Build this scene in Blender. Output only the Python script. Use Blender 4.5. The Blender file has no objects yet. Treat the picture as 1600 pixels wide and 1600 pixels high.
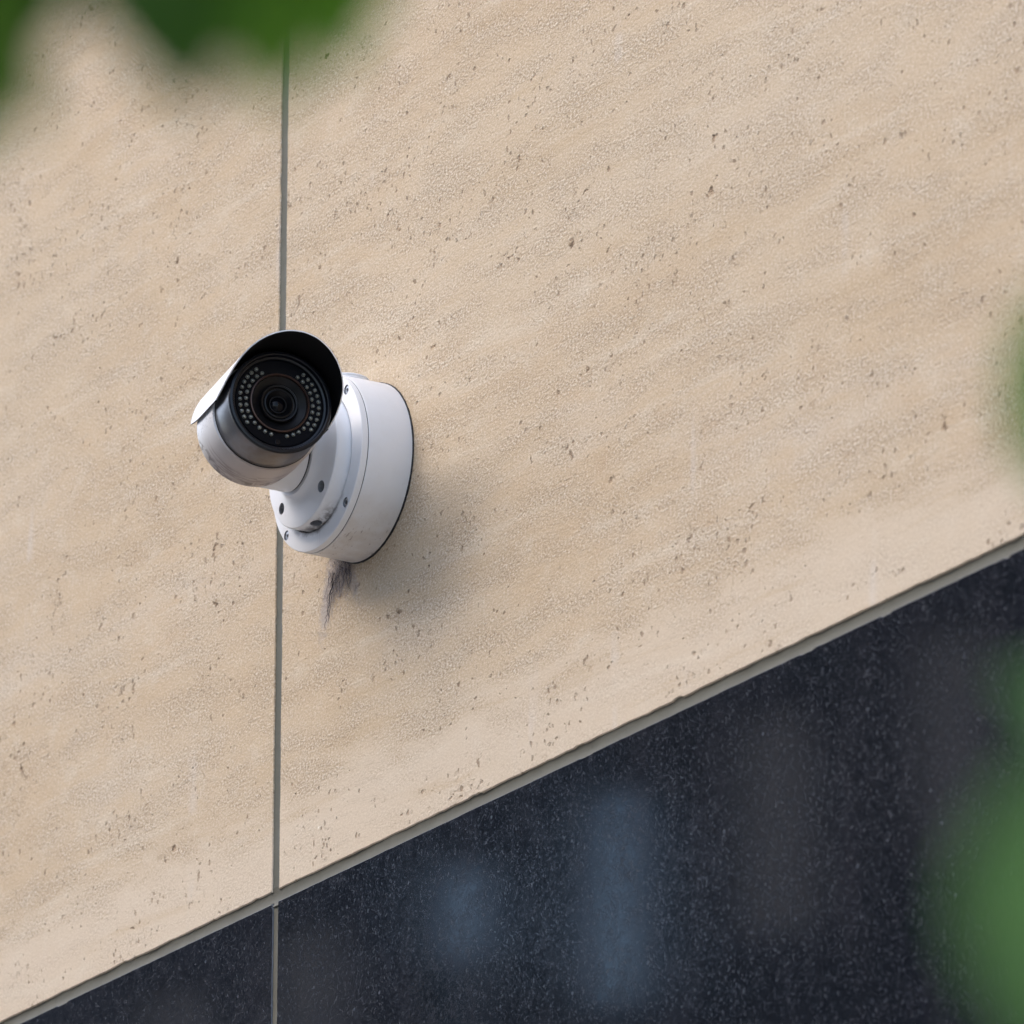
import bpy, bmesh, math, random
import numpy as np
from mathutils import Vector, Matrix

scene = bpy.context.scene
COL = scene.collection
R = math.radians

# ------------------------------------------------------------------ camera
ZM = 3.35                                   # height of the mount centre; wall plane is y = 0
AL, PH = R(31.22), R(19.035)
F_PX, DIST = 10500.0, 5.5326
ca, sa, cp, sp = math.cos(AL), math.sin(AL), math.cos(PH), math.sin(PH)
VD = Vector((-ca*cp, sa*cp, sp)); VR = Vector((sa, ca, 0)); VU = Vector((ca*sp, -sa*sp, cp))
CAM = -VD*DIST + VR*0.1188 - VU*0.0321 + Vector((0, 0, ZM))
cd = bpy.data.cameras.new('camera')
cam = bpy.data.objects.new('camera', cd); COL.objects.link(cam)
cam.matrix_world = Matrix(((VR.x, VU.x, -VD.x, CAM.x), (VR.y, VU.y, -VD.y, CAM.y), (VR.z, VU.z, -VD.z, CAM.z), (0, 0, 0, 1)))
cd.sensor_width = 36; cd.lens = F_PX/1600*36; cd.clip_start = 0.05; cd.clip_end = 2000
cd.dof.use_dof = True; cd.dof.focus_distance = 5.44
cd.dof.aperture_fstop = cd.lens/18.0; cd.dof.aperture_blades = 0
scene.camera = cam

# ------------------------------------------------------------------ sky, sun, exposure
SUN = Vector((-0.30, -0.72, 0.62)).normalized()          # towards the sun
world = bpy.data.worlds.new('World'); scene.world = world; world.use_nodes = True
wn = world.node_tree; wn.nodes.clear()
sky = wn.nodes.new('ShaderNodeTexSky'); sky.sky_type = 'NISHITA'; sky.sun_disc = False
sky.sun_elevation = math.asin(SUN.z); sky.sun_rotation = math.atan2(SUN.x, SUN.y)
sky.altitude = 0; sky.air_density = 1.0; sky.dust_density = 3.0; sky.ozone_density = 1.0
bg = wn.nodes.new('ShaderNodeBackground'); bg.inputs['Strength'].default_value = 0.15
wo = wn.nodes.new('ShaderNodeOutputWorld')
wn.links.new(sky.outputs[0], bg.inputs[0]); wn.links.new(bg.outputs[0], wo.inputs[0])
sl = bpy.data.lights.new('sun', 'SUN'); sl.energy = 0.5; sl.angle = R(150); sl.color = (1.0, 0.95, 0.88)
sun = bpy.data.objects.new('sun', sl); COL.objects.link(sun)
sun.rotation_euler = SUN.to_track_quat('Z', 'Y').to_euler()
sun.location = (-6, -8, 12)
vs = scene.view_settings
vs.view_transform = 'Standard'; vs.look = 'None'; vs.gamma = 1.0; vs.use_curve_mapping = False
vs.exposure = 2.0
scene.cycles.use_denoising = True
scene.cycles.max_bounces = 4
scene.cycles.use_adaptive_sampling = True; scene.cycles.adaptive_threshold = 0.02

# ------------------------------------------------------------------ helpers
def link(o, parent=None, mat=None):
    COL.objects.link(o)
    if parent is not None:
        o.parent = parent
    if mat is not None:
        o.matrix_basis = mat
    return o

def tag(o, label=None, cat=None, group=None, kind=None):
    if label: o['label'] = label
    if cat: o['category'] = cat
    if group: o['group'] = group
    if kind: o['kind'] = kind
    return o

def empty(name, loc, rot=(0, 0, 0)):
    o = bpy.data.objects.new(name, None); o.empty_display_size = 0.1
    COL.objects.link(o); o.location = loc; o.rotation_euler = rot
    return o

def mesh(name, verts, faces, mats, parent=None, midx=None, smooth=None, mat=None):
    me = bpy.data.meshes.new(name)
    me.from_pydata([tuple(v) for v in verts], [], faces)
    for m in (mats if isinstance(mats, (list, tuple)) else [mats]):
        me.materials.append(m)
    if midx is not None:
        me.polygons.foreach_set('material_index', midx)
    me.update()
    if smooth is not None:
        me.polygons.foreach_set('use_smooth', [True]*len(me.polygons))
        me.set_sharp_from_angle(angle=R(smooth))
    return link(bpy.data.objects.new(name, me), parent, mat)

class MB:
    def __init__(s): s.v = []; s.f = []; s.m = []
    def add(s, v, f, m=0):
        b = len(s.v); s.v += [tuple(x) for x in v]; s.f += [tuple(i+b for i in q) for q in f]; s.m += [m]*len(f); return s
    def box(s, lo, hi, m=0):
        x0, y0, z0 = lo; x1, y1, z1 = hi
        v = [(x0,y0,z0),(x1,y0,z0),(x1,y1,z0),(x0,y1,z0),(x0,y0,z1),(x1,y0,z1),(x1,y1,z1),(x0,y1,z1)]
        return s.add(v, [(0,3,2,1),(4,5,6,7),(0,1,5,4),(1,2,6,5),(2,3,7,6),(3,0,4,7)], m)
    def lathe(s, prof, n=96, m=0, ms=None, cap0=False, cap1=False):
        # prof: (r, z) list, revolved about local z
        v = []; f = []; mm = []
        for r, z in prof:
            for k in range(n):
                a = 2*math.pi*k/n; v.append((r*math.cos(a), r*math.sin(a), z))
        for i in range(len(prof)-1):
            for k in range(n):
                k2 = (k+1) % n
                f.append((i*n+k, i*n+k2, (i+1)*n+k2, (i+1)*n+k)); mm.append(ms[i] if ms else m)
        if cap0: f.append(tuple(range(n-1, -1, -1))); mm.append(m)
        if cap1: f.append(tuple((len(prof)-1)*n+k for k in range(n))); mm.append(ms[-1] if ms else m)
        b = len(s.v); s.v += v; s.f += [tuple(i+b for i in q) for q in f]; s.m += mm
        return s
    def tube(s, pts, rad, n=5, m=0):
        pts = [Vector(p) for p in pts]
        rads = rad if isinstance(rad, (list, tuple)) else [rad]*len(pts)
        v = []; f = []
        for i, p in enumerate(pts):
            t = (pts[min(i+1, len(pts)-1)]-pts[max(i-1, 0)])
            t = t.normalized() if t.length > 1e-9 else Vector((0, 0, 1))
            h = Vector((0, 1, 0)) if abs(t.y) < .9 else Vector((1, 0, 0))
            a = t.cross(h).normalized(); b = t.cross(a)
            for k in range(n):
                q = 2*math.pi*k/n; v.append(p+(a*math.cos(q)+b*math.sin(q))*rads[i])
        for i in range(len(pts)-1):
            for k in range(n):
                k2 = (k+1) % n; f.append((i*n+k, i*n+k2, (i+1)*n+k2, (i+1)*n+k))
        f.append(tuple(range(n-1, -1, -1))); f.append(tuple((len(pts)-1)*n+k for k in range(n)))
        return s.add(v, f, m)
    def build(s, name, mats, parent=None, smooth=None, mat=None):
        return mesh(name, s.v, s.f, mats, parent, s.m, smooth, mat)

def carve(o, cutter_mb, smooth=30):
    """cut holes: real geometry, the cutter is removed at once"""
    bm = bmesh.new(); bm.from_mesh(o.data); bmesh.ops.remove_doubles(bm, verts=bm.verts, dist=1e-6)
    bmesh.ops.recalc_face_normals(bm, faces=bm.faces); bm.to_mesh(o.data); bm.free()
    c = cutter_mb.build('cutter', [o.data.materials[-1]])
    c.parent = o.parent; c.matrix_basis = o.matrix_basis.copy()
    md = o.modifiers.new('b', 'BOOLEAN'); md.operation = 'DIFFERENCE'; md.object = c; md.solver = 'EXACT'
    bpy.context.view_layer.update()
    dg = bpy.context.evaluated_depsgraph_get()
    me = bpy.data.meshes.new_from_object(o.evaluated_get(dg))
    o.modifiers.clear(); old = o.data; o.data = me
    bpy.data.meshes.remove(old); bpy.data.objects.remove(c)
    me.polygons.foreach_set('use_smooth', [True]*len(me.polygons))
    me.set_sharp_from_angle(angle=R(smooth))

# ------------------------------------------------------------------ material helper
class NT:
    def __init__(s, name):
        s.mat = bpy.data.materials.new(name); s.mat.use_nodes = True
        s.t = s.mat.node_tree; s.t.nodes.clear()
        s.out = s.t.nodes.new('ShaderNodeOutputMaterial')
        s.b = s.t.nodes.new('ShaderNodeBsdfPrincipled'); s.t.links.new(s.b.outputs[0], s.out.inputs[0])
    def n(s, typ, **kw):
        o = s.t.nodes.new(typ)
        for k, v in kw.items(): setattr(o, k, v)
        return o
    def set(s, inp, v):
        if isinstance(v, bpy.types.NodeSocket): s.t.links.new(v, inp)
        else: inp.default_value = v
    def coord(s, which='Object', obj=None):
        o = s.n('ShaderNodeTexCoord')
        if obj: o.object = obj
        return o.outputs[which]
    def mapping(s, v, scale=(1, 1, 1), rot=(0, 0, 0), loc=(0, 0, 0)):
        o = s.n('ShaderNodeMapping'); s.set(o.inputs[0], v); s.set(o.inputs['Location'], loc)
        o.inputs['Rotation'].default_value = rot; o.inputs['Scale'].default_value = scale
        return o.outputs[0]
    def noise(s, v, scale, detail=3, rough=.55, dist=0, col=False):
        o = s.n('ShaderNodeTexNoise'); s.set(o.inputs['Vector'], v); o.inputs['Scale'].default_value = scale
        o.inputs['Detail'].default_value = detail; o.inputs['Roughness'].default_value = rough; o.inputs['Distortion'].default_value = dist
        return o.outputs['Color' if col else 'Fac']
    def voro(s, v, scale, out='Distance', feature='F1', rnd=1):
        o = s.n('ShaderNodeTexVoronoi'); o.feature = feature; s.set(o.inputs['Vector'], v)
        o.inputs['Scale'].default_value = scale; o.inputs['Randomness'].default_value = rnd
        return o.outputs[out] if out else o
    def math(s, op, a, b=0.0, c=None, clamp=False):
        o = s.n('ShaderNodeMath', operation=op, use_clamp=clamp); s.set(o.inputs[0], a); s.set(o.inputs[1], b)
        if c is not None: s.set(o.inputs[2], c)
        return o.outputs[0]
    def vmath(s, op, a, b):
        o = s.n('ShaderNodeVectorMath', operation=op); s.set(o.inputs[0], a); s.set(o.inputs[1], b)
        return o.outputs[0]
    def scalev(s, a, k):
        o = s.n('ShaderNodeVectorMath', operation='SCALE'); s.set(o.inputs[0], a); s.set(o.inputs['Scale'], k)
        return o.outputs[0]
    def step(s, x, lo, hi, a=0.0, b=1.0):
        o = s.n('ShaderNodeMapRange', interpolation_type='SMOOTHSTEP'); s.set(o.inputs[0], x)
        for i, v in zip((1, 2, 3, 4), (lo, hi, a, b)): s.set(o.inputs[i], v)
        return o.outputs[0]
    def ramp(s, x, stops):
        o = s.n('ShaderNodeValToRGB'); s.set(o.inputs[0], x); e = o.color_ramp.elements
        while len(e) < len(stops): e.new(.5)
        for i, (p, c) in enumerate(stops):
            e[i].position = p; e[i].color = (*c, 1) if not isinstance(c, float) else (c, c, c, 1)
        return o.outputs[0]
    def mix(s, f, a, b, mode='MIX'):
        o = s.n('ShaderNodeMix', data_type='RGBA', blend_type=mode); s.set(o.inputs[0], f)
        for k, v in ((6, a), (7, b)):
            s.set(o.inputs[k], v if isinstance(v, bpy.types.NodeSocket) else ((*v, 1) if len(v) == 3 else v))
        return o.outputs[2]
    def sep(s, v):
        o = s.n('ShaderNodeSeparateXYZ'); s.set(o.inputs[0], v); return o.outputs
    def bump(s, h, strength=1, dist=.001, normal=None):
        o = s.n('ShaderNodeBump'); o.inputs['Strength'].default_value = strength; o.inputs['Distance'].default_value = dist
        s.set(o.inputs['Height'], h)
        if normal is not None: s.set(o.inputs['Normal'], normal)
        return o.outputs[0]
    def p(s, **kw):
        for k, v in kw.items():
            i = s.b.inputs[k.replace('_', ' ')]
            if isinstance(v, (tuple, list)) and len(v) == 3: v = (*v, 1)
            s.set(i, v)
        return s.mat

def plain(name, col, rough=.5, metal=0.0, spec=.5, var=0.0, scale=40.0):
    t = NT(name)
    if var:
        c = t.coord(); k = t.noise(c, scale, 4)
        lo = tuple(x*(1-var) for x in col); hi = tuple(min(1, x*(1+var)) for x in col)
        t.p(Base_Color=t.mix(k, lo, hi), Roughness=rough, Metallic=metal, Specular_IOR_Level=spec)
        return t.mat
    return t.p(Base_Color=col, Roughness=rough, Metallic=metal, Specular_IOR_Level=spec)

# ------------------------------------------------------------------ wall geometry constants
XJ, ZJ = -0.1478, ZM-0.3260                 # centre of the vertical joint, centre of the horizontal joint
JW_V, JW_H, JW_G = 0.0116, 0.0100, 0.0088   # joint widths (stone verticals, horizontal, granite verticals)
PW, SH, GH = 1.9, 1.35, 0.98                # panel width, stone panel height, granite panel height

wall = empty('building_wall', (0, 0, 0))
tag(wall, 'building wall clad in beige pitted stone panels above polished dark granite panels', 'wall')

# ---- beige stone
def stone_material():
    t = NT('beige_pitted_stone')
    w = t.coord('Object', wall)
    oi = t.n('ShaderNodeObjectInfo')
    off = t.n('ShaderNodeCombineXYZ'); t.set(off.inputs[0], t.math('MULTIPLY', oi.outputs['Random'], 37.0)); t.set(off.inputs[2], t.math('MULTIPLY', oi.outputs['Random'], 61.0))
    v = t.vmath('ADD', w, off.outputs[0])
    v = t.mapping(v, rot=(0, R(-2.5), 0))
    wobc = t.noise(v, 7.0, 2, .6, col=True)
    wob = t.vmath('SUBTRACT', wobc, (.5, .5, .5))
    bedw = t.vmath('ADD', t.mapping(v, scale=(1.0, 1.0, 4.2)), t.scalev(wob, .12))   # bedding: long in x
    b1 = t.noise(bedw, 2.6, 4, .6)
    b2 = t.noise(bedw, 10.0, 4, .62)
    b3 = t.noise(t.mapping(v, scale=(1, 1, 1.4)), 27.0, 4, .62)
    base = t.ramp(b1, [(.28, (.500, .388, .260)), (.45, (.548, .440, .308)), (.58, (.570, .467, .338)), (.72, (.585, .502, .395))])
    base = t.mix(t.step(b2, .50, .74, 0, .60), base, (.578, .493, .378))
    base = t.mix(t.step(b2, .52, .30, 0, .55), base, (.545, .420, .275))
    base = t.mix(t.step(b3, .50, .72, 0, .60), base, (.625, .550, .435))
    base = t.mix(t.step(b3, .46, .26, 0, .50), base, (.505, .370, .235))
    slow = t.noise(t.mapping(v, scale=(1, 1, 1.8)), 1.3, 2, .5)
    base = t.mix(t.step(slow, .40, .66, 0, .45), base, (.575, .495, .378))
    base = t.mix(t.math('MULTIPLY', oi.outputs['Random'], .18), base, (.585, .440, .300))
    # pinkish smooth bed along the foot of the stone
    z = t.sep(w)[2]
    zz = t.math('ADD', z, t.math('MULTIPLY', t.math('SUBTRACT', b2, .5), .10))
    foot = t.step(zz, ZJ+.105, ZJ+.045)
    base = t.mix(t.math('MULTIPLY', foot, .65), base, (.620, .535, .425))
    sk1 = t.noise(t.mapping(t.vmath('ADD', v, t.scalev(wob, .02)), scale=(.9, 1, 15.0), rot=(0, R(-2), 0)), 3.2, 5, .62)
    base = t.mix(t.step(sk1, .54, .70, 0, .55), base, (.640, .565, .450))
    base = t.mix(t.step(sk1, .46, .32, 0, .40), base, (.490, .375, .235))
    # fine grain: sand-blasted tooth, coarser and finer by zones
    g1 = t.noise(t.mapping(v, scale=(1, 1, 1.35)), 360.0, 3, .68)
    g2 = t.noise(v, 125.0, 4, .68)
    zone = t.math('MULTIPLY', t.step(b2, .40, .62, .45, 1.0), t.math('SUBTRACT', 1.0, t.math('MULTIPLY', foot, .55)))
    base = t.mix(t.math('MULTIPLY', t.step(g1, .57, .36, 0, .72), zone), base, (.330, .245, .160))
    base = t.mix(t.math('MULTIPLY', t.step(g1, .54, .67, 0, .78), zone), base, (.74, .69, .60))
    base = t.mix(t.math('MULTIPLY', t.step(g2, .45, .27, 0, .55), zone), base, (.340, .255, .180))
    # thin wavy bedding lines
    ln = t.noise(t.mapping(bedw, scale=(.8, 1, 5.0)), 7.0, 4, .62)
    line = t.math('SUBTRACT', 1.0, t.step(t.math('ABSOLUTE', t.math('SUBTRACT', ln, .52)), .0, .014))
    line = t.math('MULTIPLY', line, t.step(t.sep(wobc)[1], .50, .66))
    base = t.mix(t.math('MULTIPLY', line, .32), base, (.30, .23, .16))
    # pits in three sizes, ragged, clustered along the bedding
    jit = t.vmath('SUBTRACT', t.noise(v, 130.0, 2, .75, col=True), (.5, .5, .5))
    densn = t.noise(t.vmath('ADD', t.mapping(v, scale=(1, 1, 2.4)), t.scalev(wob, .25)), 8.0, 4, .68)
    def pits(scale, sx, sz, shear, lo, hi, rmax, amp, seed, rare):
        pv = t.mapping(t.vmath('ADD', v, t.scalev(jit, amp)), scale=(sx, 1e-3, sz), rot=(0, R(shear), 0), loc=(seed, 0, seed*1.7))
        vo = t.voro(pv, scale, None)
        rnd = t.sep(vo.outputs['Color'])
        keep = t.math('MULTIPLY', t.step(rnd[0], rare, 1.02), t.step(densn, lo, hi))
        d = t.math('SUBTRACT', vo.outputs['Distance'], t.math('MULTIPLY', keep, rmax))
        return t.math('MULTIPLY', t.math('MULTIPLY', t.step(d, .06, -.10), t.step(keep, .04, .22)), t.step(rnd[1], .0, .95, .22, 1.0))
    p1 = pits(46.0, 1.15, .95, 30, .52, .69, .50, .032, 3.1, .74)
    p1 = t.math('MAXIMUM', p1, pits(84.0, .95, 1.25, -20, .48, .68, .48, .020, 5.3, .66))
    p2 = pits(185.0, 1.1, 1.0, 20, .36, .62, .57, .008, 7.7, .42)
    p3 = pits(19.0, 1.2, 1.0, 20, .47, .66, .27, .060, 12.3, .66)
    pitc = t.math('MAXIMUM', t.math('MAXIMUM', p1, t.math('MULTIPLY', p2, .80)), p3)
    pitd = t.math('MULTIPLY', pitc, t.step(g2, .62, .40, .15, 1.0))
    halo = t.math('MULTIPLY', t.math('MAXIMUM', p1, p3), .40)
    base = t.mix(halo, base, (.43, .295, .175))
    base = t.mix(t.math('MULTIPLY', pitd, .78), base, (.22, .142, .082))
    base = t.mix(t.math('MULTIPLY', t.step(pitd, .75, .98), .55), base, (.060, .045, .032))
    # pale mineral specks
    sk = t.math('MULTIPLY', t.step(g2, .64, .72), t.step(t.sep(jit)[1], .06, .16))
    base = t.mix(t.math('MULTIPLY', sk, .8), base, (.82, .79, .74))
    # light grey runs (lime wash) that go straight down
    run = t.math('MULTIPLY', t.step(t.noise(t.mapping(v, scale=(26.0, 1, 3.2)), 1.0, 2, .5), .64, .78), t.step(b1, .45, .6))
    base = t.mix(t.math('MULTIPLY', run, .38), base, (.63, .61, .59))
    # soot and web dust clinging under the camera box
    s = t.sep(w)
    rag = t.math('MULTIPLY', t.math('SUBTRACT', g2, .5), 1.6)
    def blob(cx, cz, rx, rz, slant=0.0):
        dz = t.math('SUBTRACT', s[2], ZM+cz)
        dx = t.math('SUBTRACT', t.math('SUBTRACT', s[0], cx), t.math('MULTIPLY', dz, slant))
        a = t.math('POWER', t.math('DIVIDE', dx, rx), 2.0); b = t.math('POWER', t.math('DIVIDE', dz, rz), 2.0)
        return t.step(t.math('ADD', t.math('SQRT', t.math('ADD', a, b)), rag), 1.05, .35)
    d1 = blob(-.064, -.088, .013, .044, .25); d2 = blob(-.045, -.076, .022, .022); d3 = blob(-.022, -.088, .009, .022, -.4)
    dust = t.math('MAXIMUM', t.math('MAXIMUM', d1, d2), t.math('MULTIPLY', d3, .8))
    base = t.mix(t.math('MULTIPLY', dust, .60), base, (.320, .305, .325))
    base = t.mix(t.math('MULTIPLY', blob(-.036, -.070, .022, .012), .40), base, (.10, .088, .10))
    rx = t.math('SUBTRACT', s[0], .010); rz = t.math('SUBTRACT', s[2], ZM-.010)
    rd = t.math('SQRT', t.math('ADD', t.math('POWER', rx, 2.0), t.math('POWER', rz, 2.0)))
    ring = t.step(t.math('ADD', rd, t.math('MULTIPLY', rag, .012)), .096, .070)  # contact shadow around the box painted into the stone, together with its dirt
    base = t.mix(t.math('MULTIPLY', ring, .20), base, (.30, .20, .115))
    # relief
    h = t.math('ADD', t.math('MULTIPLY', t.math('SUBTRACT', g1, .5), .00145), t.math('MULTIPLY', t.math('SUBTRACT', g2, .5), .0009))
    h = t.math('MULTIPLY', h, zone)
    h = t.math('ADD', h, t.math('MULTIPLY', b3, .0004))
    h = t.math('SUBTRACT', h, t.math('MULTIPLY', pitd, .0016))
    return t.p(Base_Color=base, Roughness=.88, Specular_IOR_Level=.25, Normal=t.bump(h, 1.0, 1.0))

def granite_material():
    t = NT('polished_dark_granite')
    w = t.coord('Object', wall)
    oi = t.n('ShaderNodeObjectInfo')
    off = t.n('ShaderNodeCombineXYZ'); t.set(off.inputs[0], t.math('MULTIPLY', oi.outputs['Random'], 23.0)); t.set(off.inputs[2], t.math('MULTIPLY', oi.outputs['Random'], 41.0))
    v = t.vmath('ADD', w, off.outputs[0])
    f1 = t.noise(t.mapping(v, scale=(1, 1, .9)), 400.0, 3, .74, 1.5)
    f2 = t.noise(v, 45.0, 3, .65)
    st = t.noise(t.mapping(v, scale=(14, 1, 3)), 1.0, 4, .65)
    fl = t.math('ADD', f1, t.math('MULTIPLY', t.math('SUBTRACT', f2, .5), .16))
    base = t.ramp(fl, [(.38, (.0010, .0012, .0018)), (.50, (.0036, .0041, .0054)), (.57, (.0125, .0137, .0170)), (.67, (.062, .066, .075))])
    base = t.mix(t.step(f2, .50, .75, 0, .5), base, (.0110, .0105, .0135))
    base = t.mix(t.math('MULTIPLY', t.step(st, .46, .74), .34), base, (.022, .021, .025))
    sv = t.voro(v, 75.0, None)
    sk = t.math('MULTIPLY', t.step(t.math('ADD', sv.outputs['Distance'], t.math('MULTIPLY', f1, .2)), .26, .14), t.step(t.sep(sv.outputs['Color'])[0], .86, .96))
    base = t.mix(t.math('MULTIPLY', sk, .6), base, (.11, .125, .15))
    rough = t.step(t.math('ADD', f1, t.math('MULTIPLY', f2, .3)), .52, .92, .042, .15)
    return t.p(Base_Color=base, Roughness=rough, Specular_IOR_Level=t.step(f1, .40, .66, .58, .85), Normal=t.bump(t.noise(v, 4.0, 1), 1.0, .00008))

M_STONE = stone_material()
M_GRAN = granite_material()
def sealant_material(name, col):
    t = NT(name); w = t.coord('Object', wall)
    a = t.noise(w, 30.0, 5, .65); b = t.noise(w, 240.0, 3)
    c = t.mix(a, tuple(x*.80 for x in col), tuple(x*1.15 for x in col))
    c = t.mix(t.step(b, .60, .80, 0, .35), c, tuple(x*.45 for x in col))
    return t.p(Base_Color=c, Roughness=.62, Specular_IOR_Level=.35, Normal=t.bump(t.noise(w, 120.0, 3), .5, .0008))
M_SEAL = sealant_material('grey_green_sealant', (.115, .112, .088))
M_SEALV = sealant_material('grey_sealant', (.102, .106, .087))
M_CORE = plain('mortar_core', (.16, .155, .14), .9, var=.2)
M_CHIP = plain('fresh_granite_edge', (.10, .115, .14), .55, var=.5, scale=300.0)

# ---- one cladding panel: outline with an uneven arris, real thickness
def panel(name, x0, x1, z0, z1, y, mats, seed, fine, jag, chips=0, chip_d=.002, cham=.0009, thick=.03):
    rng = np.random.default_rng(seed)
    step = .003 if fine else .1
    def side(a, b, nrm):
        a = np.array(a); b = np.array(b); L = np.linalg.norm(b-a); n = max(2, int(L/step))
        tt = np.arange(n)/n
        off = np.zeros(n)
        if fine:
            for sc, am in ((3, .5), (9, .35), (30, .25)):
                k = rng.normal(size=n//sc+3); off += am*jag*np.interp(np.arange(n)/sc, np.arange(len(k)), k)
            for _ in range(int(chips*L)):
                c = rng.integers(3, n-3); wd = rng.integers(1, 4); dd = chip_d*rng.uniform(.3, 1)
                off[max(0, c-wd):c+wd] -= dd*rng.uniform(.5, 1, size=len(off[max(0, c-wd):c+wd]))
            off *= np.clip(np.minimum(np.arange(n), n-np.arange(n))/2.0, 0, 1)
        return [(p[0]+nrm[0]*o, p[1]+nrm[1]*o) for p, o in zip(a+(b-a)*tt[:, None], off)]
    out = side((x0, z0), (x1, z0), (0, -1)) + side((x1, z0), (x1, z1), (1, 0)) + side((x1, z1), (x0, z1), (0, 1)) + side((x0, z1), (x0, z0), (-1, 0))
    n = len(out); cx, cz = (x0+x1)/2, (z0+z1)/2
    def inset(p, d):
        x, z = p
        return (min(max(x, x0+d), x1-d) if True else x, min(max(z, z0+d), z1-d))
    ring1 = []
    for (x, z) in out:                                     # front edge: pulled in by the chamfer, keeps the jag
        dx = cham if x-x0 < .02 else (-cham if x1-x < .02 else 0)
        dz = cham if z-z0 < .02 else (-cham if z1-z < .02 else 0)
        ring1.append((x+dx, z+dz))
    v = [(x, y, z) for x, z in ring1] + [(x, y+cham, z) for x, z in out] + [(x, y+thick, z) for x, z in out]
    f = [tuple(range(n))]; mi = [0]
    for k in range(n):
        k2 = (k+1) % n
        f.append((k, n+k, n+k2, k2)); mi.append(1)
        f.append((n+k, 2*n+k, 2*n+k2, n+k2)); mi.append(1)
    c = Vector((cx, y, cz))
    o = mesh(name, [Vector(p)-c for p in v], f, mats, wall, mi)
    o.location = c
    return o

cols = range(-3, 3)
for j, i in [(a, b) for a in (0, 1) for b in cols]:
    x0 = XJ+i*PW+JW_V/2; x1 = XJ+(i+1)*PW-JW_V/2
    z0 = ZJ+JW_H/2+j*(SH+JW_H); z1 = z0+SH
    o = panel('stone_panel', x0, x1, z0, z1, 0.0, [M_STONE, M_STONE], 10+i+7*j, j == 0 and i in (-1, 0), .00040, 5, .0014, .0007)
for j, i in [(a, b) for a in (0, 1, 2) for b in cols]:
    x0 = XJ-.0006+i*PW+JW_G/2; x1 = XJ-.0006+(i+1)*PW-JW_G/2
    z1 = ZJ-JW_H/2-j*(GH+.008); z0 = max(z1-GH, .02)
    panel('granite_panel', x0, x1, z0, z1, 0.0006, [M_GRAN, M_CHIP], 60+i+7*j, j == 0 and i in (-1, 0), .00018, 5, .0024, .0004)
X0, X1 = XJ-3*PW, XJ+3*PW
ZT = ZJ+2*(SH+JW_H)
core = MB().box((X0, .028, 0), (X1, .50, ZT)); core.build('wall_core', M_CORE, wall)
def strip(name, x0, x1, z0, z1, y, m, seed):
    """a bead of sealant: slightly wavy, hollowed face"""
    rng = np.random.default_rng(seed); b = MB(); v = []; f = []
    along_x = (x1-x0) > (z1-z0); L = max(x1-x0, z1-z0); n = int(L/.02)
    k = rng.normal(size=n+1)*.00025; k2 = rng.normal(size=n+1)*.00025
    for i in range(n+1):
        tt = i/n
        for q, (wv, dy) in enumerate(((0, -.0006), (.2, .0004), (.5, .0011+k[i]), (.8, .0004+k2[i]), (1, -.0006))):
            v.append((x0+(x1-x0)*tt, y+dy, z0+(z1-z0)*wv) if along_x else (x0+(x1-x0)*wv, y+dy, z0+(z1-z0)*tt))
    for i in range(n):
        for q in range(4):
            a = i*5+q; f.append((a, a+5, a+6, a+1) if along_x else (a, a+1, a+6, a+5))
    mesh(name, v, f, m, wall, None, 60)
E2 = .003
strip('joint_sealant', X0, X1, ZJ-JW_H/2-E2, ZJ+JW_H/2+E2, .0013, M_SEAL, 5)
for i in range(-2, 3):
    xx = XJ+i*PW
    strip('joint_sealant', xx-JW_V/2-E2, xx+JW_V/2+E2, ZJ+JW_H/2-.0004, ZT, .0009, M_SEALV, 6+i)
    strip('joint_sealant', xx-.0006-JW_G/2-E2, xx-.0006+JW_G/2+E2, .02, ZJ-JW_H/2+.0008, .0012, M_SEAL, 16+i)
for z in (ZJ+SH+JW_H,):
    strip('joint_sealant', X0, X1, z-JW_H/2-E2, z+JW_H/2+E2, .0036, M_SEAL, 31)
for j in (1, 2):
    z = ZJ-JW_H/2-j*(GH+.008)+.004
    strip('joint_sealant', X0, X1, z-.004-E2, z+.004+E2, .0036, M_SEAL, 32+j)

# ------------------------------------------------------------------ street: pavement, kerb, road, the building opposite
M_PAVE = plain('pavement_concrete', (.44, .39, .33), .85, var=.15, scale=3.0)
M_ROAD = plain('asphalt', (.055, .055, .057), .9, var=.25, scale=8.0)
M_KERB = plain('kerb_stone', (.38, .37, .35), .8, var=.12)
M_FAC = plain('slate_render', (.075, .072, .085), .9, var=.25, scale=2.0)
M_FRAME = plain('window_frame_paint', (.06, .06, .065), .5)
M_GLASS = plain('window_glass', (.03, .04, .05), .06, 0, 1.0)
t_ = NT('mirror_glazing'); M_MIRROR = t_.p(Base_Color=(.86, .92, .95), Metallic=1.0, Roughness=.03)
M_BLIND = plain('window_blind', (.78, .60, .50), .8)
tag(mesh('ground', [(-400, -400, -.14), (400, -400, -.14), (400, 400, -.14), (-400, 400, -.14)], [(0, 1, 2, 3)], M_ROAD), kind='structure')
tag(MB().box((-90, -3.6, -.3), (60, .0, 0)).build('pavement', M_PAVE), kind='structure')
tag(MB().box((-90, -3.75, -.3), (60, -3.605, .01)).build('kerb', M_KERB), kind='structure')
tag(MB().box((-90, -14.95, -.3), (60, -11.6, 0)).build('far_pavement', M_PAVE), kind='structure')
opp = empty('office_building', (-20, -15, 0))
tag(opp, 'slate grey office building across the street mirrored dimly in the granite', 'building')
def part(name, mb, m, parent): return mb.build(name, m, parent)
OH = 15.5
fx0, fx1 = -62.0, 36.0
WX0, WP, WW = -3.63, 1.555, .70          # window grid along the facade (local x)
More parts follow.
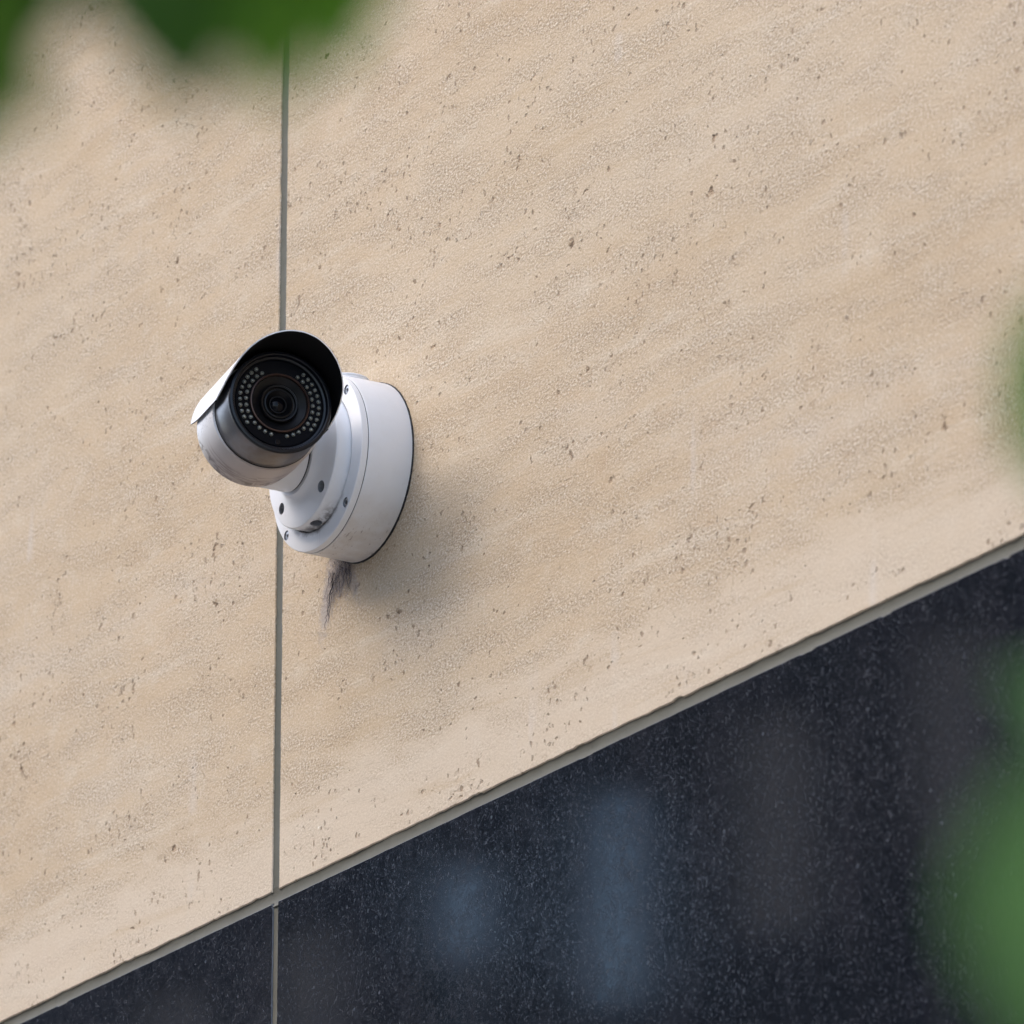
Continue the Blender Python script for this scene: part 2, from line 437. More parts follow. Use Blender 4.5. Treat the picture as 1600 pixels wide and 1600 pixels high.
rows = [(.46+3.27*k, .46+3.27*k+1.24) for k in range(4)]
rows = [(a-.0, b) for a, b in rows]
wxs = [WX0+WP*k for k in range(-10, 12)]
fb = MB()
fb.box((fx0, -9, 0), (fx1, -.30, OH))
# facade skin with real openings: spandrel bands and piers
zs = 0.0
for a, b in rows:
    fb.box((fx0, -.30, zs), (fx1, 0, a)); zs = b
    xs = fx0
    for x in wxs:
        fb.box((xs, -.30, a), (x-WW/2, 0, b)); xs = x+WW/2
    fb.box((xs, -.30, a), (fx1, 0, b))
fb.box((fx0, -.30, zs), (fx1, 0, OH))
part('facade', fb, M_FAC, opp)
fm = MB()
for x0, x1, z0, z1 in ((-WW/2, WW/2, 0, .05), (-WW/2, WW/2, 1.19, 1.24), (-WW/2, -WW/2+.045, .05, 1.19), (WW/2-.045, WW/2, .05, 1.19)):
    fm.box((x0, -.12, z0), (x1, -.06, z1))
me_f = None; me_g = None; me_b = None
rr = random.Random(4)
for ri, (a, b) in enumerate(rows):
    for k, x in enumerate(wxs, -2):
        if me_f is None:
            w_ = part('window', fm, M_FRAME, opp); me_f = w_.data
            g_ = MB().box((-WW/2+.04, -.10, .045), (WW/2-.04, -.085, .66)).build('pane', M_GLASS, w_); me_g = g_.data
            u_ = MB().box((-WW/2+.04, -.112, .64), (WW/2-.04, -.097, 1.195)).build('pane', M_GLASS, w_); me_u = u_.data
            b_ = MB().box((-WW/2+.046, -.080, .07), (WW/2-.046, -.076, 1.188)).build('blind', M_BLIND, w_); me_b = b_.data
            me_gm, me_um = me_g.copy(), me_u.copy()
            for q in (me_gm, me_um): q.materials[0] = M_MIRROR
            me_gm.name = me_um.name = 'pane'
        else:
            w_ = link(bpy.data.objects.new('window', me_f), opp); g_ = link(bpy.data.objects.new('pane', me_g), w_); u_ = link(bpy.data.objects.new('pane', me_u), w_)
            b_ = None
            if (k*7+ri*3) % 5 == 1 or (ri == 3 and k in (9, 10, 5, 6)): b_ = link(bpy.data.objects.new('blind', me_b), w_)
        if b_ is None and ((ri == 3 and k == 8) or (ri != 3 and (k*3+ri*5) % 10 in (1, 6))): g_.data = me_gm; u_.data = me_um    # reflective sashes
        elif b_ is None and ((ri == 3 and k == 7) or (k+ri) % 4 == 2 and ri != 3): u_.data = me_um
        w_.location = (x, 0, a)

# ------------------------------------------------------------------ the security camera
MMX = .075/144.0
HB, T2 = .0486, .0133
root = empty('security_camera', (0, 0, ZM), (R(90), 0, 0))     # local z points out of the wall, y up
tag(root, 'white bullet security camera with black sunshield lining on a round wall mount', 'security camera')

def paint(name, col, rough=.38, grime=.5, low=None, spec=.5):
    t = NT(name); c = t.coord('Object'); g = t.n('ShaderNodeNewGeometry')
    n1 = t.noise(c, 55.0, 5, .65); n2 = t.noise(c, 260.0, 4, .7); n3 = t.noise(t.mapping(c, scale=(1, .25, 1)), 120.0, 4, .6)
    base = t.mix(t.step(n1, .45, .75, 0, .35*grime), col, tuple(x*k for x, k in zip(col, (.80, .78, .74))))
    base = t.mix(t.math('MULTIPLY', t.step(n2, .66, .76), .30*grime), base, (.25, .22, .20))
    base = t.mix(t.math('MULTIPLY', t.step(n3, .66, .80), .25*grime), base, (.45, .42, .40))
    return t, c, base, rough, spec
def finish(a):
    t, c, base, rough, spec = a
    return t.p(Base_Color=base, Roughness=t.step(t.noise(c, 80.0, 4), .3, .7, rough*.85, rough*1.2), Specular_IOR_Level=spec,
               Normal=t.bump(t.noise(c, 900.0, 2), .15, .0002))
WHITE = (.70, .71, .73)
def box_paint():
    a = list(paint('white_box_paint', WHITE, .42, .5)); t, c = a[0], a[1]
    s = t.sep(c)
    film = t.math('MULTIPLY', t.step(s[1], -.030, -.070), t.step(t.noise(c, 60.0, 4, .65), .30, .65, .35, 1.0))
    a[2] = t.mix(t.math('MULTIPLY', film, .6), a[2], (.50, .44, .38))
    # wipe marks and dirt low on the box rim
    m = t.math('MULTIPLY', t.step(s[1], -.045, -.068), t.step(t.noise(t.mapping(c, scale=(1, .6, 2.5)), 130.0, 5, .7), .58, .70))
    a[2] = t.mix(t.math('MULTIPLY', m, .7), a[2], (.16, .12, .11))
    return finish(a)
def ring_paint():
    a = list(paint('white_ring_paint', WHITE, .42, .45)); t, c = a[0], a[1]
    s = t.sep(c)
    # grime bleeding from under the inner disc, with thin runs
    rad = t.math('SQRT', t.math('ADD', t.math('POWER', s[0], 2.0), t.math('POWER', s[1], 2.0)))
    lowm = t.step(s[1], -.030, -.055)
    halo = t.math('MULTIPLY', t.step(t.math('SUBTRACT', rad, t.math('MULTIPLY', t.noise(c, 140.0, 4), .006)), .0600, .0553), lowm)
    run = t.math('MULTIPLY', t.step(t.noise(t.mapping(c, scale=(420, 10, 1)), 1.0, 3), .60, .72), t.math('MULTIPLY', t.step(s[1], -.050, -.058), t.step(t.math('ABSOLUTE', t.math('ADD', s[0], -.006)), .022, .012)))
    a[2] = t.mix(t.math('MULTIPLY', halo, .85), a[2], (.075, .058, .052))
    a[2] = t.mix(t.math('MULTIPLY', run, .45), a[2], (.22, .20, .21))
    return finish(a)
def disc_paint():
    a = list(paint('white_disc_paint', WHITE, .40, .35)); t, c = a[0], a[1]
    s = t.sep(c)
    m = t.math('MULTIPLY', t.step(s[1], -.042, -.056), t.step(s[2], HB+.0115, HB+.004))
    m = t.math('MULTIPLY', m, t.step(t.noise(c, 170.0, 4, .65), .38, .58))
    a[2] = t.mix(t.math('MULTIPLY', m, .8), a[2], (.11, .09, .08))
    return finish(a)
def body_paint():
    a = list(paint('white_housing_paint', (.68, .69, .71), .36, .55)); t, c = a[0], a[1]
    s = t.sep(c)
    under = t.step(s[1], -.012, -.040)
    # scuffed band underneath, streaks run round the barrel
    ang = t.math('ARCTAN2', s[0], s[1])
    cyl = t.n('ShaderNodeCombineXYZ'); t.set(cyl.inputs[0], t.math('MULTIPLY', ang, .045)); t.set(cyl.inputs[1], s[2])
    sc = t.noise(t.mapping(cyl.outputs[0], scale=(55, 420, 1)), 1.0, 5, .68)
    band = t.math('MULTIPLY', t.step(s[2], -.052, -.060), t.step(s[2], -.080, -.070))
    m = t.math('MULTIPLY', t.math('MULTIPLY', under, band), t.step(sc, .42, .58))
    a[2] = t.mix(t.math('MULTIPLY', under, .72), a[2], (.40, .315, .265))  # warm ground-bounce tone painted into the underside, along with grime
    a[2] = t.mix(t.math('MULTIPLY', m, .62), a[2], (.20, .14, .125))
    # worn paint on the rear edge, a scratched patch below the shield
    e = t.math('MULTIPLY', t.step(s[2], -.0650, -.0740), t.step(t.noise(cyl.outputs[0], 120.0, 4, .6), .48, .60))
    e = t.math('MULTIPLY', e, t.step(s[1], .004, -.020))
    a[2] = t.mix(t.math('MULTIPLY', e, .75), a[2], (.10, .075, .07))
    p = t.math('MULTIPLY', t.step(t.math('ABSOLUTE', t.math('ADD', s[1], -.002)), .016, .006), t.step(t.noise(c, 420.0, 5, .7), .52, .66))
    p = t.math('MULTIPLY', p, t.step(s[0], .0, -.02))
    a[2] = t.mix(t.math('MULTIPLY', p, .6), a[2], (.22, .22, .25))
    return finish(a)
M_BOX, M_RING, M_DISC, M_BODY = box_paint(), ring_paint(), disc_paint(), body_paint()
M_NECK = finish(list(paint('white_neck_paint', WHITE, .4, .35)))
M_HOOD = finish(list(paint('white_shield_paint', (.70, .72, .74), .33, .35)))
M_HOLE = plain('hole_inside', (.24, .25, .27), .6)
M_RUB = plain('black_rubber', (.012, .012, .013), .7)
M_LINE = plain('dark_seam', (.05, .05, .055), .7)
M_SHADE = plain('black_shield_lining', (.006, .006, .007), .55, spec=.25)
M_FACE = plain('black_glossy_plastic', (.0025, .0030, .0050), .25, spec=.06)
M_RIM = plain('black_satin_rim', (.005, .006, .010), .30, spec=.28)
M_STEEL = plain('screw_steel', (.42, .43, .45), .3, 1.0)
M_LENSB = plain('lens_barrel_black', (.005, .005, .006), .35, spec=.2)
M_LENSG = plain('lens_glass', (.003, .003, .005), .08, spec=.15)
M_COPPER = plain('bronze_lens_trim', (.075, .046, .038), .38, .7)
M_LED = plain('clear_diode', (.25, .265, .24), .16, .35, .8)
M_LEDC = plain('diode_chip', (.10, .095, .08), .25, .2)
t = NT('brushed_grey_metal'); c = t.coord(); s_ = t.sep(c)
nb = t.noise(t.mapping(c, scale=(30, 30, 900)), 1.0, 3); nd = t.noise(c, 90.0, 5, .65)
cb = t.mix(nb, (.135, .138, .150), (.20, .203, .217))
cb = t.mix(t.math('MULTIPLY', t.step(s_[1], -.01, -.038), t.step(nd, .35, .7, .35, .8)), cb, (.13, .10, .08))
M_COLLAR = t.p(Base_Color=cb, Roughness=.34, Metallic=.75)

# --- wall box, gasket, boss
g = MB(); rng = np.random.default_rng(3); n = 160; v = []; f = []
for k in range(n):
    a = 2*math.pi*k/n; low = max(0, -math.sin(a))
    rr_ = .0753+.0005*rng.random()+.0007*low*rng.random()
    for r_, z_ in ((rr_, -.001), (rr_, .0012), (.0735, .0016)): v.append((r_*math.cos(a), r_*math.sin(a), z_))
for k in range(n):
    b0 = k*3; b1 = ((k+1) % n)*3
    f += [(b0, b1, b1+1, b0+1), (b0+1, b1+1, b1+2, b0+2)]
mesh('gasket', v, f, M_RUB, root, None, 40)
MB().lathe([(.0735, .0008), (.0747, .0010), (.0750, .0016), (.0746, .0412), (.0743, .0417), (.0725, .0417), (.0722, .039)], 160).build('mounting_box', M_BOX, root, 30)
MB().lathe([(.0737, .0405), (.0737, .0430)], 160).build('seam_gasket', M_LINE, root, 30)
# conduit boss on top of the box: a short upright cylinder with a cap line
bm_ = Matrix.Translation((0, 0, .0215)) @ Matrix.Rotation(R(-90), 4, 'X')
boss = MB().lathe([(.0212, .064), (.0208, .0700), (.0200, .0722), (.0197, .0750), (.0192, .0751), (.0192, .0755), (.0197, .0756), (.0197, .0766), (.0190, .0772), (.002, .0773)], 72, 0, None, False, True)
boss.build('conduit_boss', M_BOX, root, 32, bm_)
# cover ring with four counterbored screws
ring = MB().lathe([(.0722, .0400), (.0725, .0424), (.0739, .0424), (.0742, .0429), (.0742, .0478), (.0739, .0483), (.0733, HB), (.0586, HB), (.0580, HB-.0006), (.0580, .0400), (.0722, .0400)], 160)
ro = ring.build('cover_ring', [M_RING, M_HOLE], root, 30)
SC = .0487
cut = MB()
for sx in (-1, 1):
    for sy in (-1, 1):
        m0 = len(cut.v)
        cut.lathe([(.0042, HB-.0045), (.0042, HB+.004)], 28, 0, None, True, True)
        cut.v[m0:] = [(x+sx*SC, y+sy*SC, z) for x, y, z in cut.v[m0:]]
carve(ro, cut)
sm = MB().lathe([(.0039, HB-.0046), (.0039, HB-.0016), (.0034, HB-.0008), (.0016, HB-.0007), (.0015, HB-.0026), (.0, HB-.0026)], 24)
scr0 = None
for sx in (-1, 1):
    for sy in (-1, 1):
        if scr0 is None: o = scr0 = sm.build('screw', M_STEEL, root, 30)
        else: o = link(bpy.data.objects.new('screw', scr0.data), root)
        o.location = (sx*SC, sy*SC, 0)
# swivel disc flowing into the neck
z0 = HB
prof = [(.0568, HB-.006), (.0571, HB-.002), (.0571, z0+.0110), (.0569, z0+.0120), (.0562, z0+.0130), (.0548, z0+T2), (.0500, z0+T2+.0003), (.0440, z0+T2+.0008),
        (.0400, z0+T2+.0012), (.0370, z0+T2+.0019), (.0345, z0+T2+.0031), (.0326, z0+T2+.0046), (.0314, z0+T2+.0064), (.0306, z0+T2+.0074), (.0270, z0+T2+.0076), (.0265, HB-.006), (.0568, HB-.006)]
do = MB().lathe(prof, 160).build('swivel_disc', [M_DISC, M_HOLE], root, 32)
cut = MB(); HR = .0462
for sx in (-1, 1):
    for sy in (-1, 1):
        m0 = len(cut.v)
        cut.lathe([(.0049, z0+.0070), (.0049, z0+.04)], 32, 0, None, True, True)
        cut.v[m0:] = [(x+sx*HR*.7071, y+sy*HR*.7071, z) for x, y, z in cut.v[m0:]]
carve(do, cut, 32)
cut = MB(); m0 = 0                                         # lock-screw pocket low on the rim
cut.lathe([(.0050, .0), (.0050, .02)], 28, 0, None, True, True)
mt = Matrix.Rotation(R(-80), 4, 'Z') @ Matrix.Translation((.047, 0, z0+.0052)) @ Matrix.Rotation(R(90), 4, 'Y')
cut.v[m0:] = [tuple(mt @ Vector(p)) for p in cut.v[m0:]]
carve(do, cut, 32)
MB().lathe([(.0579, HB-.0042), (.0572, HB-.0042)], 160).build('seam_line', M_LINE, root, 30)
# neck
zn = z0+T2+.0080
MB().lathe([(.0262, zn-.004), (.0274, zn-.004), (.0274, zn-.0004), (.0270, zn-.0002), (.0270, zn+.0010), (.0284, zn+.0013), (.0288, zn+.0022), (.0286, zn+.034), (.0262, zn+.050), (.0200, zn+.060), (.001, zn+.063)], 96, ms=[0, 0, 1, 1, 1, 0, 0, 0, 0, 0]).build('neck', [M_NECK, M_LINE], root, 35)

# --- bullet body: frame with z forward, y up, origin at the front face
face_w = Vector((.07904, -.12712, .01348)); ax_w = Vector((.07870, -.01612, 0)).normalized()

vv = Vector((0, 0, 1)); ww = vv.cross(ax_w)
BW = Matrix(((ww.x, vv.x, ax_w.x, face_w.x), (ww.y, vv.y, ax_w.y, face_w.y), (ww.z, vv.z, ax_w.z, face_w.z), (0, 0, 0, 1)))
BL = Matrix.Rotation(R(-90), 4, 'X') @ BW                       # in the camera root's own frame
LB = .0803
prof = [(.001, -LB-.021), (.020, -LB-.0195), (.033, -LB-.0145), (.0410, -LB-.0075), (.0443, -LB-.0025), (.0455, -LB), (.0459, -LB+.0015), (.0460, -LB+.004),
        (.0460, -.0372), (.0457, -.0366), (.0450, -.0363), (.0438, -.0363), (.0436, -.040)]
MB().lathe(prof, 144).build('housing', M_BODY, root, 34, BL)
MB().lathe([(.0434, -.0385), (.0441, -.0364), (.0441, -.0352), (.0434, -.0350)], 144).build('seam_gasket', M_RUB, root, 30, BL)
MB().lathe([(.0426, -.0365), (.0437, -.0358), (.0438, -.0350), (.0433, -.0030), (.0430, -.0018), (.0420, -.0016)], 144).build('front_collar', M_COLLAR, root, 30, BL)
MB().lathe([(.0425, -.0030), (.0434, -.0024), (.0436, -.0012), (.0434, .0004), (.0428, .0012), (.0408, .0016), (.0400, .0012), (.0396, .0002), (.0392, -.0022), (.0375, -.0026)], 144).build('front_rim', M_RIM, root, 30, BL)
MB().lathe([(.0394, -.0024), (.0372, -.0026), (.0368, -.0018), (.0364, -.0018), (.0360, -.0026), (.0236, -.0030), (.0232, -.0050)], 144).build('face_plate', M_FACE, root, 28, BL)
# lens
MB().lathe([(.0252, -.0032), (.0252, -.0012), (.0248, -.0006), (.0241, -.0004), (.0236, -.0010), (.0233, -.0035)], 120).build('lens_trim', M_COPPER, root, 30, BL)
MB().lathe([(.0235, -.0030), (.0228, -.0028), (.0160, -.0062), (.0158, -.0030), (.0152, -.0022), (.0140, -.0024), (.0134, -.0045), (.0126, -.0048), (.0122, -.0036), (.0112, -.0034), (.0076, -.0078), (.0073, -.0062), (.0066, -.0062), (.0062, -.0080)], 120).build('lens_barrel', M_LENSB, root, 30, BL)
MB().lathe([(.0070, -.0085), (.0056, -.0070), (.0035, -.0060), (.0015, -.0056), (.0001, -.0055)], 64).build('lens_glass', M_LENSG, root, 60, BL)
# infrared diodes: two horseshoes of 11 and 13 on each side, open at the top
dm = MB().lathe([(.00168, .0), (.00168, .0009), (.00150, .0011), (.00115, .0006), (.00105, .0005), (.0010, .0012), (.00055, .0016), (.0001, .0017)], 14, ms=[0, 0, 0, 1, 1, 0, 0])
first = None; rnd = random.Random(2)
def diode(r_, deg):
    global first
    m = BL @ Matrix.Translation((r_*math.cos(R(deg)), r_*math.sin(R(deg)), -.0027)) @ Matrix.Rotation(R(rnd.uniform(-9, 9)), 4, 'X') @ Matrix.Rotation(R(rnd.uniform(-9, 9)), 4, 'Y')
    if first is None: first = dm.build('infrared_diode', [M_LED, M_LEDC], root, 40, m)
    else: link(bpy.data.objects.new('infrared_diode', first.data), root, m)
for k in range(11):
    diode(.0333, 127+k*8.9); diode(.0333, 53-k*8.9)
for k in range(13):
    diode(.0282, 122+k*11.2); diode(.0282, 58-k*11.2)
sn = MB().lathe([(.0024, .0), (.0023, .0004), (.0008, .0005), (.0001, .0004)], 20).build('light_sensor', M_LENSG, root, 40, BL @ Matrix.Translation((-.001, -.0335, -.0027)))

# sunshield: a half pipe, longest at the crown, with swept-back cheeks and rounded rear corners
NTH, NS = 120, 40
TH0, TH1, CEN = -13.0, 177.0, 82.0
E0 = [(0, 38.6), (15, 37.6), (30, 34.5), (45, 30.0), (60, 24.0), (70, 18.0), (80, 8.0), (87, -2.0), (91, -10.0), (94, -18.0), (100, -26.0)]
def rim(th):
    a = abs(th-CEN); return float(np.interp(a, [p[0] for p in E0], [p[1] for p in E0]))*1e-3
def rear(th):
    e = min(th-TH0, TH1-th)                                   # degrees from the side edge
    return -.0885+.010*max(0, 1-e/13.0)**2*0+.0
v = []; f = []; mi = []
RI, RO = .0476, .0486
for side, rad in ((0, RI), (1, RO)):
    for i in range(NTH+1):
        th = TH0+(TH1-TH0)*i/NTH
        e1 = rim(th); e0 = rear(th)
        for j in range(NS+1):
            z = e0+(e1-e0)*j/NS
            dz = z+.0885
            k = max(0.0, 1-dz/.030)                           # rear corners curve in
            thk = CEN+(th-CEN)*(1-.035*k*k)
            v.append((rad*math.cos(R(thk)), rad*math.sin(R(thk)), z))
W1 = NS+1; off = (NTH+1)*W1
for i in range(NTH):
    for j in range(NS):
        a = i*W1+j
        f.append((a, a+1, a+W1+1, a+W1)); mi.append(1)
        b = off+a; f.append((b, b+W1, b+W1+1, b+1)); mi.append(0)
    for j in (0, NS):
        a = i*W1+j; q = (a, a+W1, off+a+W1, off+a); f.append(q if j else q[::-1]); mi.append(0)
for i in (0, NTH):
    for j in range(NS):
        a = i*W1+j; q = (a, a+1, off+a+1, off+a); f.append(q[::-1] if i else q); mi.append(2)
mesh('sun_shield', v, f, [M_HOOD, M_SHADE, M_SHADE], root, mi, 40, BL)
# two posts that hold the shield off the barrel
po = MB()
for th in (60, 120):
    c_, s2 = math.cos(R(th)), math.sin(R(th))
    po.tube([(.0455*c_, .0455*s2, -.062), (.0474*c_, .0474*s2, -.062)], .004, 12)
po.build('shield_mount', M_BODY, root, 40, BL)

# ------------------------------------------------------------------ cobweb under the box
M_WEB = plain('dusty_web', (.115, .105, .120), .9, var=.4, scale=200.0)
M_WEBL = plain('pale_web', (.36, .34, .36), .9)
web = MB(); rnd = random.Random(11)
def strand(x, z, n, ang, wander, rad, m, d0=.0008, ln=.003, taper=True):
    p = [(x, -d0, z)]; a = ang
    for k in range(n):
        a += rnd.gauss(0, wander); x += math.sin(a)*ln; z -= math.cos(a)*ln
        p.append((x, -max(.0004, d0+rnd.gauss(0, .0006)), z))
    web.tube(p, [rad*(1-.75*i/n if taper else 1) for i in range(n+1)], 4, m)
for k in range(46):                                          # dark tangle against the box
    x = -.040+rnd.gauss(0, .0105); strand(x, -.0615-rnd.random()**1.5*.024, rnd.randint(3, 7), rnd.gauss(0, .9), .6, rnd.uniform(.00016, .00036), 0 if k % 4 else 1, .0012, .0018)
for k in range(34):                                           # strands running down
    x = -.062+rnd.random()*.036; strand(x, -.066-rnd.random()*.012, rnd.randint(5, 10), rnd.gauss(-.18, .25), .16, rnd.uniform(.00015, .00030), 0 if k % 3 else 1, .0012, .0026)
strand(-.052, -.072, 19, -.26, .07, .00060, 2, .0012, .0025, True); strand(-.0525, -.078, 15, -.30, .06, .00045, 2, .001, .0024)
strand(-.062, -.088, 12, -.22, .05, .00032, 0, .001, .0024)
strand(-.033, -.074, 9, .35, .15, .0004, 0, .001, .0026); strand(-.030, -.078, 7, .45, .2, .0003, 1, .001, .0026)
for k in range(60):
    x = -.058+rnd.random()*.030; strand(x, -.070-rnd.random()*.035, rnd.randint(3, 6), rnd.gauss(-.2, .4), .3, rnd.uniform(.00012, .00022), 1, .001, .002)
wo_ = web.build('cobweb', [M_WEB, M_WEBL, plain('sooty_web', (.045, .040, .046), .9)])
wo_.location = (0, 0, ZM)
tag(wo_, 'dusty grey cobweb strands hanging on the stone under the camera mount', 'cobweb')

# ------------------------------------------------------------------ foliage in front of the lens
def leaf_material(name, c0, c1, trans):
    t = NT(name); oi = t.n('ShaderNodeObjectInfo'); c = t.coord()
    k = t.noise(c, 6.0, 4); col = t.mix(k, c0, c1)
    col = t.mix(t.math('MULTIPLY', oi.outputs['Random'], .35), col, tuple(x*.6 for x in c0))
    vein = t.step(t.math('ABSOLUTE', t.sep(c)[1]), .020, .006)
    col = t.mix(t.math('MULTIPLY', vein, .5), col, tuple(min(1, x*1.8) for x in c1))
    t.p(Base_Color=col, Roughness=.42, Specular_IOR_Level=.35)
    tr = t.n('ShaderNodeBsdfTranslucent'); t.set(tr.inputs[0], col)
    mx = t.n('ShaderNodeMixShader'); mx.inputs[0].default_value = trans
    t.t.links.new(t.b.outputs[0], mx.inputs[1]); t.t.links.new(tr.outputs[0], mx.inputs[2]); t.t.links.new(mx.outputs[0], t.out.inputs[0])
    return t.mat
M_LEAFT = leaf_material('dark_green_leaf', (.060, .145, .012), (.115, .225, .022), .50)
M_LEAFS = leaf_material('mid_green_leaf', (.080, .175, .045), (.120, .235, .070), .45)
M_BARK = plain('bark', (.10, .085, .065), .9, var=.4, scale=60.0)
def leaf_data(name, m, wid):
    """unit leaf: stalk end at x=0, tip at x=1, folded on its midrib, drooping"""
    nx, ny = 12, 4; v = []; f = []
    for i in range(nx+1):
        x = i/nx; w = wid*(math.sin(math.pi*min(1, x**.80)))**.8*(1-.25*x) + .004
        if i in (0, nx): w = .003
        for j in range(-ny, ny+1):
            y = w*j/ny
            zz = .16*abs(y)-.12*x*x + .012*math.sin(9*x+abs(j)*1.4)
            v.append((x, y, zz))
    nj = 2*ny+1
    for i in range(nx):
        for j in range(nj-1):
            a = i*nj+j; f.append((a, a+nj, a+nj+1, a+1))
    b = len(v); st = MB().tube([(-.16, 0, .03), (-.08, 0, .012), (.02, 0, .0)], .010, 5)
    v += st.v; f += [tuple(q+b for q in x) for x in st.f]
    me = bpy.data.meshes.new(name); me.from_pydata(v, [], f); me.materials.append(m); me.update()
    me.polygons.foreach_set('use_smooth', [True]*len(me.polygons))
    return me
M_LEAFY = leaf_material('yellow_green_leaf', (.075, .200, .012), (.110, .250, .020), .50)
LT, LS, LY = leaf_data('leaf', M_LEAFT, .34), leaf_data('leaf', M_LEAFS, .30), leaf_data('leaf', M_LEAFY, .32)
def at(px, py, depth):                                        # a point in the air, depth metres down the line of sight
    return CAM+VD*depth+VR*((px-800)/F_PX*depth)-VU*((py-800)/F_PX*depth)
def leaf(parent, me, px, py, depth, length, ang, tip=0.0, roll=0.0):
    """leaf whose middle hangs at that point; ang turns it in the view, tip leans it towards the viewer"""
    x = (VR*math.cos(R(ang))+VU*math.sin(R(ang)))*math.cos(R(tip))-VD*math.sin(R(tip))
    zz = (-VD*math.cos(R(tip))-(VR*math.cos(R(ang))+VU*math.sin(R(ang)))*math.sin(R(tip)))
    y = zz.cross(x)
    m = Matrix((x, y, zz)).transposed().to_4x4() @ Matrix.Rotation(R(roll), 4, 'X') @ Matrix.Scale(length, 4)
    m.translation = at(px, py, depth)-x*length*.5
    o = bpy.data.objects.new('leaf', me); COL.objects.link(o)
    o.parent = parent; o.matrix_basis = Matrix.Translation(-parent.location) @ m
    return o
def filler(name, me, pts, parent, seed, smin, smax):
    rnd = random.Random(seed); src = [tuple(v.co) for v in me.vertices][::1]; fs = [tuple(p.vertices) for p in me.polygons]
    # light version of the leaf: eight faces
    w = .30; V = [(0, 0, 0), (.3, w*.8, .04), (.65, w*.7, .0), (1, 0, -.1), (.65, -w*.7, .0), (.3, -w*.8, .04), (.3, 0, 0), (.65, 0, -.04)]
    Fc = [(0, 6, 1), (1, 6, 7, 2), (2, 7, 3), (0, 5, 6), (5, 4, 7, 6), (4, 3, 7)]
    b = MB()
    for p in pts:
        m = Matrix.Translation(p-parent.location) @ Matrix.Rotation(rnd.uniform(0, 6.28), 4, 'Z') @ Matrix.Rotation(rnd.uniform(-.2, 1.2), 4, 'Y') @ Matrix.Rotation(rnd.uniform(-.6, .6), 4, 'X') @ Matrix.Scale(rnd.uniform(smin, smax), 4)
        b.add([m @ Vector(q) for q in V], Fc)
    o = b.build(name, me.materials[0], parent, 80); o['kind'] = 'stuff'; return o

DH = Vector((-ca, sa, 0))
tp = Vector((CAM.x, CAM.y, 0))+DH*1.15-VR*.95
tree = empty('street_tree', tp)
tag(tree, 'dark green street tree whose blurred leaves hang into the top left corner', 'tree')
trunk = MB().tube([(0, 0, 0), (.01, .0, .8), (-.01, .01, 1.6), (.02, .0, 2.3), (.0, .02, 3.2)], [.05, .042, .036, .03, .014], 12).build('trunk', M_BARK, tree, 60)
tw = at(-150, -420, 1.10)-tp
MB().tube([(.0, .01, 1.75), tuple(tw*.5+Vector((0, 0, 1.10))), tuple(tw), tuple(at(560, -190, 1.05)-tp)], [.016, .010, .006, .003], 8).build('branch', M_BARK, tree, 60)
# leaves that show in the picture (they hang from the branch just above the frame)
M_LEAFD = leaf_material('deep_green_leaf', (.028, .075, .008), (.040, .100, .010), .35)
LD = leaf_data('leaf', M_LEAFD, .34)
for me_, a in [(LT, (-55, 15, 1.04, .044, -62, 5, 8)), (LD, (25, -45, 1.08, .040, -100, 10, -15)), (LT, (-105, 80, 1.06, .040, -75, 0, 10)),
          (LD, (255, -35, 1.02, .044, -78, 8, 14)), (LY, (345, -14, 1.05, .036, -112, 0, -12)), (LT, (415, -24, 1.08, .042, -85, 12, 10)), (LD, (300, -110, 1.07, .044, -95, 0, 0)),
          (LT, (495, -44, 1.12, .036, -70, 5, -18)), (LD, (215, -130, 1.05, .044, -20, 20, 20)), (LY, (548, -62, 1.08, .032, -95, 5, 14)), (LD, (130, -140, 1.1, .05, 15, 20, 10))]:
    leaf(tree, me_, *a)
rnd = random.Random(21); pts = []
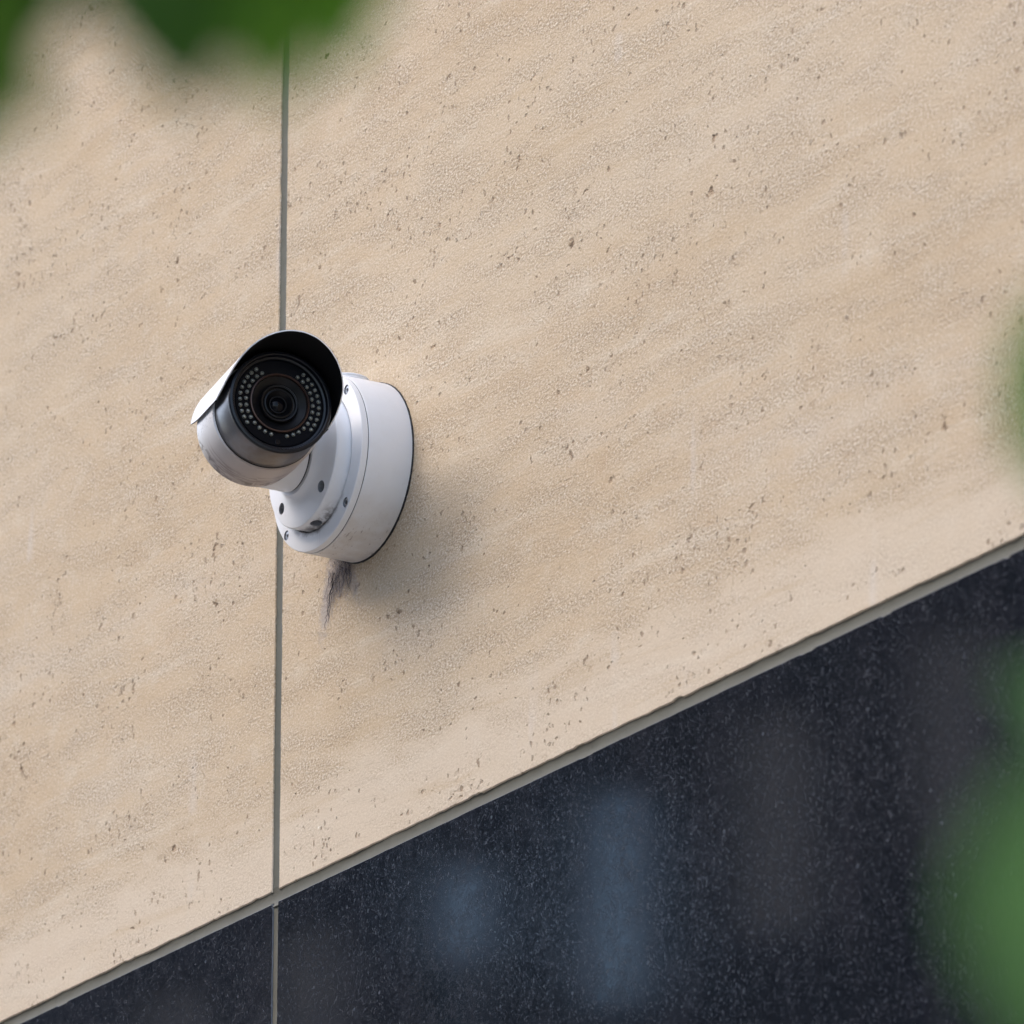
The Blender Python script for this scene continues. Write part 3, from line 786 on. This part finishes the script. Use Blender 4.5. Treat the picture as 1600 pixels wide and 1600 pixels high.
for k in range(700):
    a = rnd.uniform(0, 6.28); r_ = .75*math.sqrt(rnd.random()); z_ = 2.45+1.3*rnd.random()
    pts.append(tp+Vector((r_*math.cos(a)*(1-.3*abs(z_-3)), r_*math.sin(a)*(1-.3*abs(z_-3)), z_)))
filler('crown', LT, pts, tree, 5, .04, .065)
for k in range(7):
    a = k*.9+.3
    MB().tube([(0.01, 0, 1.9+.15*k), (.25*math.cos(a), .25*math.sin(a), 2.3+.15*k), (.55*math.cos(a), .55*math.sin(a), 2.6+.15*k)], [.012, .008, .003], 7).build('branch', M_BARK, tree, 60)

sp_ = Vector((CAM.x, CAM.y, 0))+DH*1.05+VR*.42
shrub = empty('leafy_shrub', sp_)
tag(shrub, 'lighter green leafy shrub whose blurred leaf tips reach in from the right edge', 'shrub')
for k in range(6):
    a = k*1.05; q = Vector((.05*math.cos(a), .05*math.sin(a), 0))
    MB().tube([tuple(q), tuple(q*2.2+Vector((0, 0, .7))), tuple(q*3.4+Vector((0, 0, 1.35))), tuple(q*4.0+Vector((0, 0, 1.95)))], [.007, .0055, .004, .0015], 7).build('stem', M_BARK, shrub, 60)
for px, py in ((1860, 520), (1900, 1500)):
    e = at(px, py, 1.05)-sp_
    MB().tube([tuple(Vector((-.08, 0, e.z-.5))), tuple(e*.6+Vector((0, 0, (e.z-.15)*.4))), tuple(e)], [.006, .004, .002], 6).build('stem', M_BARK, shrub, 60)
for a in [(1655, 640, 1.14, .034, 112, 0, 10), (1745, 560, 1.08, .034, 140, 10, 20),
          (1655, 1330, .80, .036, 68, 5, 12), (1700, 1560, .9, .040, 120, 0, -14), (1740, 1310, 1.05, .046, 110, 0, -10), (1640, 1530, 1.03, .036, 120, 12, 15), (1720, 1110, 1.1, .034, 160, 10, 10)]:
    leaf(shrub, LY if a[1] < 800 else LS, *a)
pts = []
for k in range(1100):
    lat = rnd.uniform(.17, .75); dp = rnd.uniform(.6, 1.5); z_ = rnd.uniform(.25, 2.0)
    pts.append(Vector((CAM.x, CAM.y, z_))+DH*dp+VR*lat)
filler('foliage', LS, pts, shrub, 6, .035, .06)
